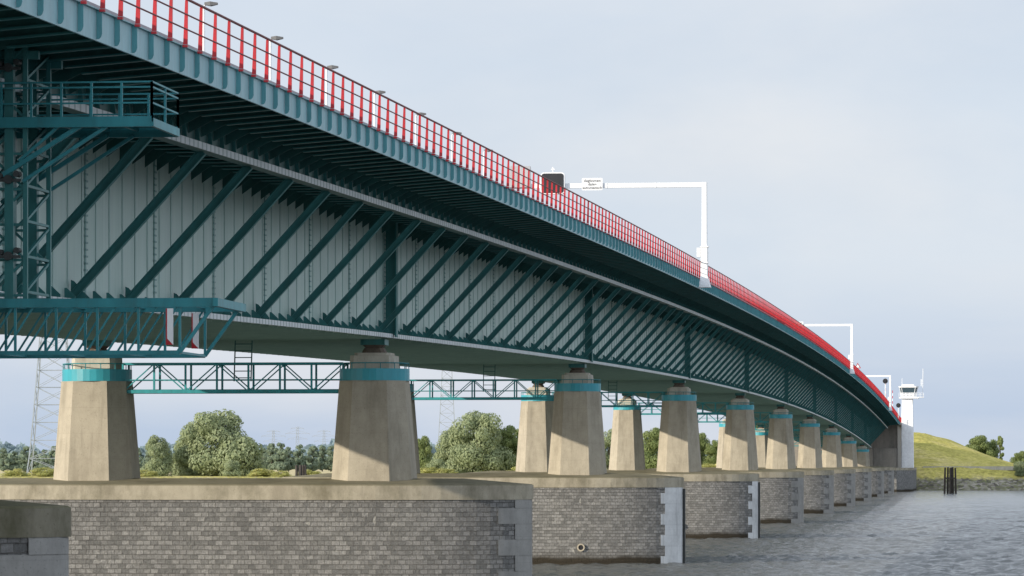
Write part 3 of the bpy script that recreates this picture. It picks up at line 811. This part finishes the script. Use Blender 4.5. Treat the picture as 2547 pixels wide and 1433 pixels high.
# ================================================================ TREES
def crown_mesh(name,h,w,seed,mat,leaves,base=0.12,leaf=0.5,conifer=False):
    r=np.random.RandomState(seed); blobs=[]
    nb=34
    for i in range(nb):
        t=r.rand(); z=h*(base+ (0.93-base)*t)
        if conifer: rmax=w/2*(1-t)*0.95+0.3
        else: rmax=w/2*math.sin(math.pi*min(1,(0.20+0.76*t)))**0.6
        a=r.rand()*6.283; rr=rmax*math.sqrt(r.rand())*0.82
        br=(0.13+0.12*r.rand())*w*(0.6 if conifer else 1)*(1-0.3*t)
        blobs.append((rr*math.cos(a),rr*math.sin(a),z,br))
    cs=np.array([b[:3] for b in blobs]); bs=np.array([b[3] for b in blobs]); pr=bs**2/np.sum(bs**2)
    idx=r.choice(nb,leaves,p=pr)
    d=r.normal(size=(leaves,3)); d/=np.linalg.norm(d,axis=1)[:,None]
    rad_=bs[idx]*(0.70+0.40*r.rand(leaves)**0.8)
    C=cs[idx]+d*rad_[:,None]*np.array([1,1,0.8])
    C[:,2]=np.maximum(C[:,2],h*base*0.4)
    nn=d+r.normal(size=(leaves,3))*0.3; nn/=np.linalg.norm(nn,axis=1)[:,None]
    t1=np.cross(nn,r.normal(size=(leaves,3))); t1/=np.linalg.norm(t1,axis=1)[:,None]; t2=np.cross(nn,t1)
    sz=leaf*(0.5+0.9*r.rand(leaves))[:,None]
    P=np.stack([C-t1*sz*.5-t2*sz*.25,C+t1*sz*.5-t2*sz*.35,C+t1*sz*.4+t2*sz*.4,C-t1*sz*.45+t2*sz*.3],1).reshape(-1,3)
    F=np.arange(leaves*4).reshape(-1,4)
    me=bpy.data.meshes.new(name); me.from_pydata(P.tolist(),[],F.tolist()); me.materials.append(mat); return me,blobs
def trunk_mesh(name,h,w,blobs):
    mb=MB(); r0=0.03*h
    mb.cyl((0,0,-0.6),(0.02*h,0,0.35*h),r0,r0*0.7,8); mb.cyl((0.02*h,0,0.35*h),(0,0.02*h,0.8*h),r0*0.7,r0*0.2,7)
    for b in blobs[:9]:
        z0=min(b[2]*0.6,0.5*h); mb.cyl((0.015*h,0,z0),(b[0],b[1],b[2]),r0*0.35,r0*0.08,5)
    return mb.mesh(name,['bark'])
protos={}
for key,h,w,mat,lv,bs,lf,con in (('willow',19,22,'leaf_willow',20000,0.05,0.6,False),('broad',17,15,'leaf',13000,0.1,0.55,False),
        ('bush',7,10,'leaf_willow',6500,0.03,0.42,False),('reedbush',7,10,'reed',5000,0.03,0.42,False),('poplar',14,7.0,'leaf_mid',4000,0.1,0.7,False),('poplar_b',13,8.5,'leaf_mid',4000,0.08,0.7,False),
        ('willow_b',18,17,'leaf_willow',15000,0.04,0.55,False),('conifer',14,7,'leaf',5500,0.08,0.45,True)):
    cm,bl=crown_mesh('crown_'+key,h,w,sum(map(ord,key)),M[mat],lv,bs,lf,con)
    protos[key]=(cm,trunk_mesh('trunk_'+key,h,w,bl),h)
def gh(X,Y): return float(terrain_h(np.array([[X]]),np.array([[Y]]))[0,0])
def tree(b,d,key,height,wscale,label,group=None,name='tree',z=None):
    X,Y=survey(b,d); cm,tm,h=protos[key]; k=height/h
    g=gh(X,Y) if z is None else z
    e=empty(name,(X,Y,g),rot=(0,0,random.uniform(0,6.28)),scale=(k*wscale,k*wscale,k),label=label,cat='tree' if name!='bush' else 'bush',group=group)
    mk('crown',cm,e); mk('trunk',tm,e)
def bx(x): return (x-1273.5)/10000.0
tree(bx(530),1255,'willow',21,0.98,'tall grey-green willow with a broad rounded crown')
tree(bx(480),1262,'willow_b',17,0.9,'leafy green willow growing against a taller one')
tree(bx(605),1250,'bush',12,1.0,'rounded green shrub at the foot of a willow',name='bush')
tree(bx(388),1250,'willow_b',13.0,0.85,'small rounded willow by the shore')
tree(bx(575),1235,'bush',5,0.9,'low green shrub on the bank',name='bush')
for x in (40,110,360,650,700,770,1075,1100,1290,1760): tree(bx(x),1215+random.uniform(0,12),'reedbush',random.uniform(1.8,3.0),random.uniform(2.2,3.2),'low yellow-green reed clump on the bank',name='bush',group='reed clumps along the shore')
tree(bx(1190),1250,'willow',20.5,0.9,'silvery willow with a tall domed crown')
tree(bx(1125),1262,'willow_b',15.5,0.85,'grey-green willow beside a taller willow')
tree(bx(1262),1262,'broad',16.0,0.8,'dark green broadleaf tree behind willows')
tree(bx(1290),1270,'broad',15.0,0.8,'dark green broadleaf tree behind willows')
tree(bx(1085),1240,'bush',5.5,1.0,'low green shrub on the bank',name='bush')
tree(bx(1050),1285,'broad',13,0.7,'green broadleaf tree behind a column')
tree(bx(1515),1265,'willow_b',15,0.8,'pale green tree seen between columns')
tree(bx(1625),1270,'broad',15.5,0.75,'green broadleaf tree seen between columns')
tree(bx(1745),1280,'broad',13,0.7,'dark green tree seen between columns')
tree(bx(1775),1275,'broad',9,0.8,'dark green tree seen between columns')
tree(bx(1895),1300,'broad',11,0.8,'dark green tree seen between columns')
tree(bx(2438),1450,'broad',13.5,0.95,'dark green broadleaf tree behind the grassy embankment',z=4.5)
tree(bx(2415),1460,'broad',11.0,0.8,'dark green broadleaf tree behind the grassy embankment',z=4.5)
tree(bx(2487),1450,'conifer',15.0,0.9,'dark pointed conifer behind the grassy embankment',z=4)
tree(bx(2465),1455,'broad',12.5,0.7,'dark green broadleaf tree behind the grassy embankment',z=4)
tree(bx(2537),1350,'broad',9.0,0.9,'dark green tree at the foot of the embankment',z=3)
tree(bx(2538),1172,'bush',4.2,0.8,'low green shrub on the stone bank',name='bush')
for x0,x1,step,d0,hh in ((-20,140,22,1900,12.5),(630,835,24,1950,13),(340,440,28,2300,13),(1040,1110,26,2000,12)):
    x=x0
    while x<x1:
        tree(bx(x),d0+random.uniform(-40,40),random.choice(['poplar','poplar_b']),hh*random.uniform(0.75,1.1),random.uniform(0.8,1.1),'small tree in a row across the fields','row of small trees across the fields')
        x+=step*random.uniform(0.8,1.35)
def wood(name,d,b0,b1,hmin,hmax,seed,mat,num,leaf):
    r=np.random.RandomState(seed); n=num
    B=r.uniform(b0,b1,n); D=d+r.uniform(0,120,n)
    prof=lambda b: hmin+(hmax-hmin)*(0.5+0.25*np.sin(b*310+seed)+0.15*np.sin(b*820+2*seed)+0.12*np.sin(b*2100))
    T=r.rand(n)**0.7
    Z=prof(B)*T
    X=B*D; Xw=X*math.cos(THETA)-D*math.sin(THETA); Yw=X*math.sin(THETA)+D*math.cos(THETA)
    C=np.stack([Xw,Yw,3.0+Z],-1)
    nn=r.normal(size=(n,3))+np.array([-0.3,-1,0.4]); nn/=np.linalg.norm(nn,axis=1)[:,None]
    t1=np.cross(nn,r.normal(size=(n,3))); t1/=np.linalg.norm(t1,axis=1)[:,None]; t2=np.cross(nn,t1)
    sz=leaf*(0.5+r.rand(n))[:,None]
    Pp=np.stack([C-t1*sz*.5-t2*sz*.4,C+t1*sz*.5-t2*sz*.4,C+t1*sz*.4+t2*sz*.5,C-t1*sz*.45+t2*sz*.4],1).reshape(-1,3)
    me=bpy.data.meshes.new(name); me.from_pydata(Pp.tolist(),[],np.arange(n*4).reshape(-1,4).tolist()); me.materials.append(mat)
    mk('distant_wood',me,kind='stuff',label='haze-tinted blue-green belt of distant trees across the fields',cat='woodland')
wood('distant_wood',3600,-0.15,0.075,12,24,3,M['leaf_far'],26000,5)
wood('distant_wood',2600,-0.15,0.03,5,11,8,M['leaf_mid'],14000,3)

# ================================================================ PYLONS
def pylon(b,d,H,bw,tw_,thick,arms,label,z=3.5,panels=16):
    X,Y=survey(b,d); mb=MB()
    def hw(t): return bw/2+(tw_/2-bw/2)*(t**0.8)
    prev=None
    for k in range(panels+1):
        t=1-(1-k/panels)**1.25; z0=H*t; w=hw(t)
        c=[(-w,-w,z0),(w,-w,z0),(w,w,z0),(-w,w,z0)]
        if prev:
            for i in range(4):
                j=(i+1)%4
                mb.beam(prev[i],c[i],thick*1.5,thick*1.5); mb.beam(prev[i],c[j],thick*.7,thick*.7); mb.beam(prev[j],c[i],thick*.7,thick*.7); mb.beam(c[i],c[j],thick*.7,thick*.7)
        prev=c
    for hf,ln in arms:
        zz=H*hf
        for sg in(-1,1):
            mb.beam((0,0,zz),(sg*ln,0,zz),thick,thick); mb.beam((0,0,zz+ln*0.25),(sg*ln,0,zz),thick,thick)
            mb.beam((sg*ln,0,zz),(sg*ln,0,zz-2),thick*.6,thick*.6)
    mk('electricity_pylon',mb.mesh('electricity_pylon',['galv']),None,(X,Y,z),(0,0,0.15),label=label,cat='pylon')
pylon(bx(133),1290,95,16,1.6,0.22,((0.78,15),(0.88,12),(0.97,9)),'very tall grey lattice electricity pylon standing on the shore',panels=20)
pylon(bx(1112),2400,95,13,2.5,0.22,((0.75,14),(0.86,12),(0.96,9)),'grey lattice electricity pylon beyond the trees',panels=20)
for x in (680,740,806):
    pylon(bx(x),5000,44+ (x%7),7,2,0.28,((0.70,12),(0.84,15),(0.97,8)),'small distant lattice electricity pylon',panels=9)

# ================================================================ LIGHT, SKY, CAMERA
d=Vector((-math.sin(ALPHA)*math.cos(ELEV),-math.cos(ALPHA)*math.cos(ELEV),math.sin(ELEV)))
sl=bpy.data.lights.new('sun','SUN'); sl.energy=5.0; sl.angle=rad(0.6); sl.color=(1.0,0.90,0.75)
so=bpy.data.objects.new('sun',sl); COL.objects.link(so); so.rotation_euler=d.to_track_quat('Z','Y').to_euler(); so.location=(0,0,100)
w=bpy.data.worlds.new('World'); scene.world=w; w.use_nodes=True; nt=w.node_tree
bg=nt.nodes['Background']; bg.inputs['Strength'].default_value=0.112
sky=N(nt,'ShaderNodeTexSky',sky_type='NISHITA'); sky.sun_disc=False; sky.sun_elevation=ELEV; sky.sun_rotation=math.pi+ALPHA; sky.dust_density=2.0
tc=N(nt,'ShaderNodeTexCoord'); sep=N(nt,'ShaderNodeSeparateXYZ'); LK(nt,tc.outputs['Generated'],sep.inputs[0])
grad=ramp(nt,sep.outputs['Z'],[(0.0,(4.6,5.6,7.3)),(0.02,(5.3,6.2,7.6)),(0.05,(6.6,7.3,8.2)),(0.11,(6.3,7.0,8.0)),(0.3,(5.7,6.4,7.4)),(1.0,(4.8,5.6,7.0))])
mp=N(nt,'ShaderNodeMapping'); mp.inputs['Scale'].default_value=(1,1,3.2); LK(nt,tc.outputs['Generated'],mp.inputs[0])
c=mixc(nt,ramp(nt,noise(nt,mp.outputs[0],7.0,7,0.5,0.3),[(0.42,g3(0)),(0.68,g3(0.75))]),grad,(7.5,7.7,8.1))
mp2=N(nt,'ShaderNodeMapping'); mp2.inputs['Scale'].default_value=(1,1,2.2); mp2.inputs['Location'].default_value=(3.1,1.7,0.4); LK(nt,tc.outputs['Generated'],mp2.inputs[0])
c=mixc(nt,ramp(nt,noise(nt,mp2.outputs[0],5.0,6),[(0.5,g3(0)),(0.75,g3(0.5))]),c,(5.1,6.0,7.3))
fin=mixc(nt,0.90,sky.outputs[0],c)
fill_glow=math_(nt,'MULTIPLY_ADD',sep.outputs['Y'],-0.5,0.5)  # sky brightened behind the camera, added fill for the shaded steel
fill_gain=math_(nt,'MULTIPLY_ADD',math_(nt,'POWER',fill_glow,1.5),0.95,1.0)
cm=N(nt,'ShaderNodeVectorMath',operation='SCALE'); LK(nt,fin,cm.inputs[0]); LK(nt,fill_gain,cm.inputs['Scale'])
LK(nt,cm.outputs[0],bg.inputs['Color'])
cam=bpy.data.cameras.new('camera'); co=bpy.data.objects.new('camera',cam); COL.objects.link(co)
co.location=(0,0,CAMZ); co.rotation_euler=(rad(90),0,THETA)
cam.sensor_width=36; cam.lens=10000/2547*36; cam.shift_y=435.5/2547; cam.clip_start=1; cam.clip_end=60000
scene.camera=co
scene.view_settings.view_transform='Standard'; scene.view_settings.look='None'; scene.view_settings.exposure=0
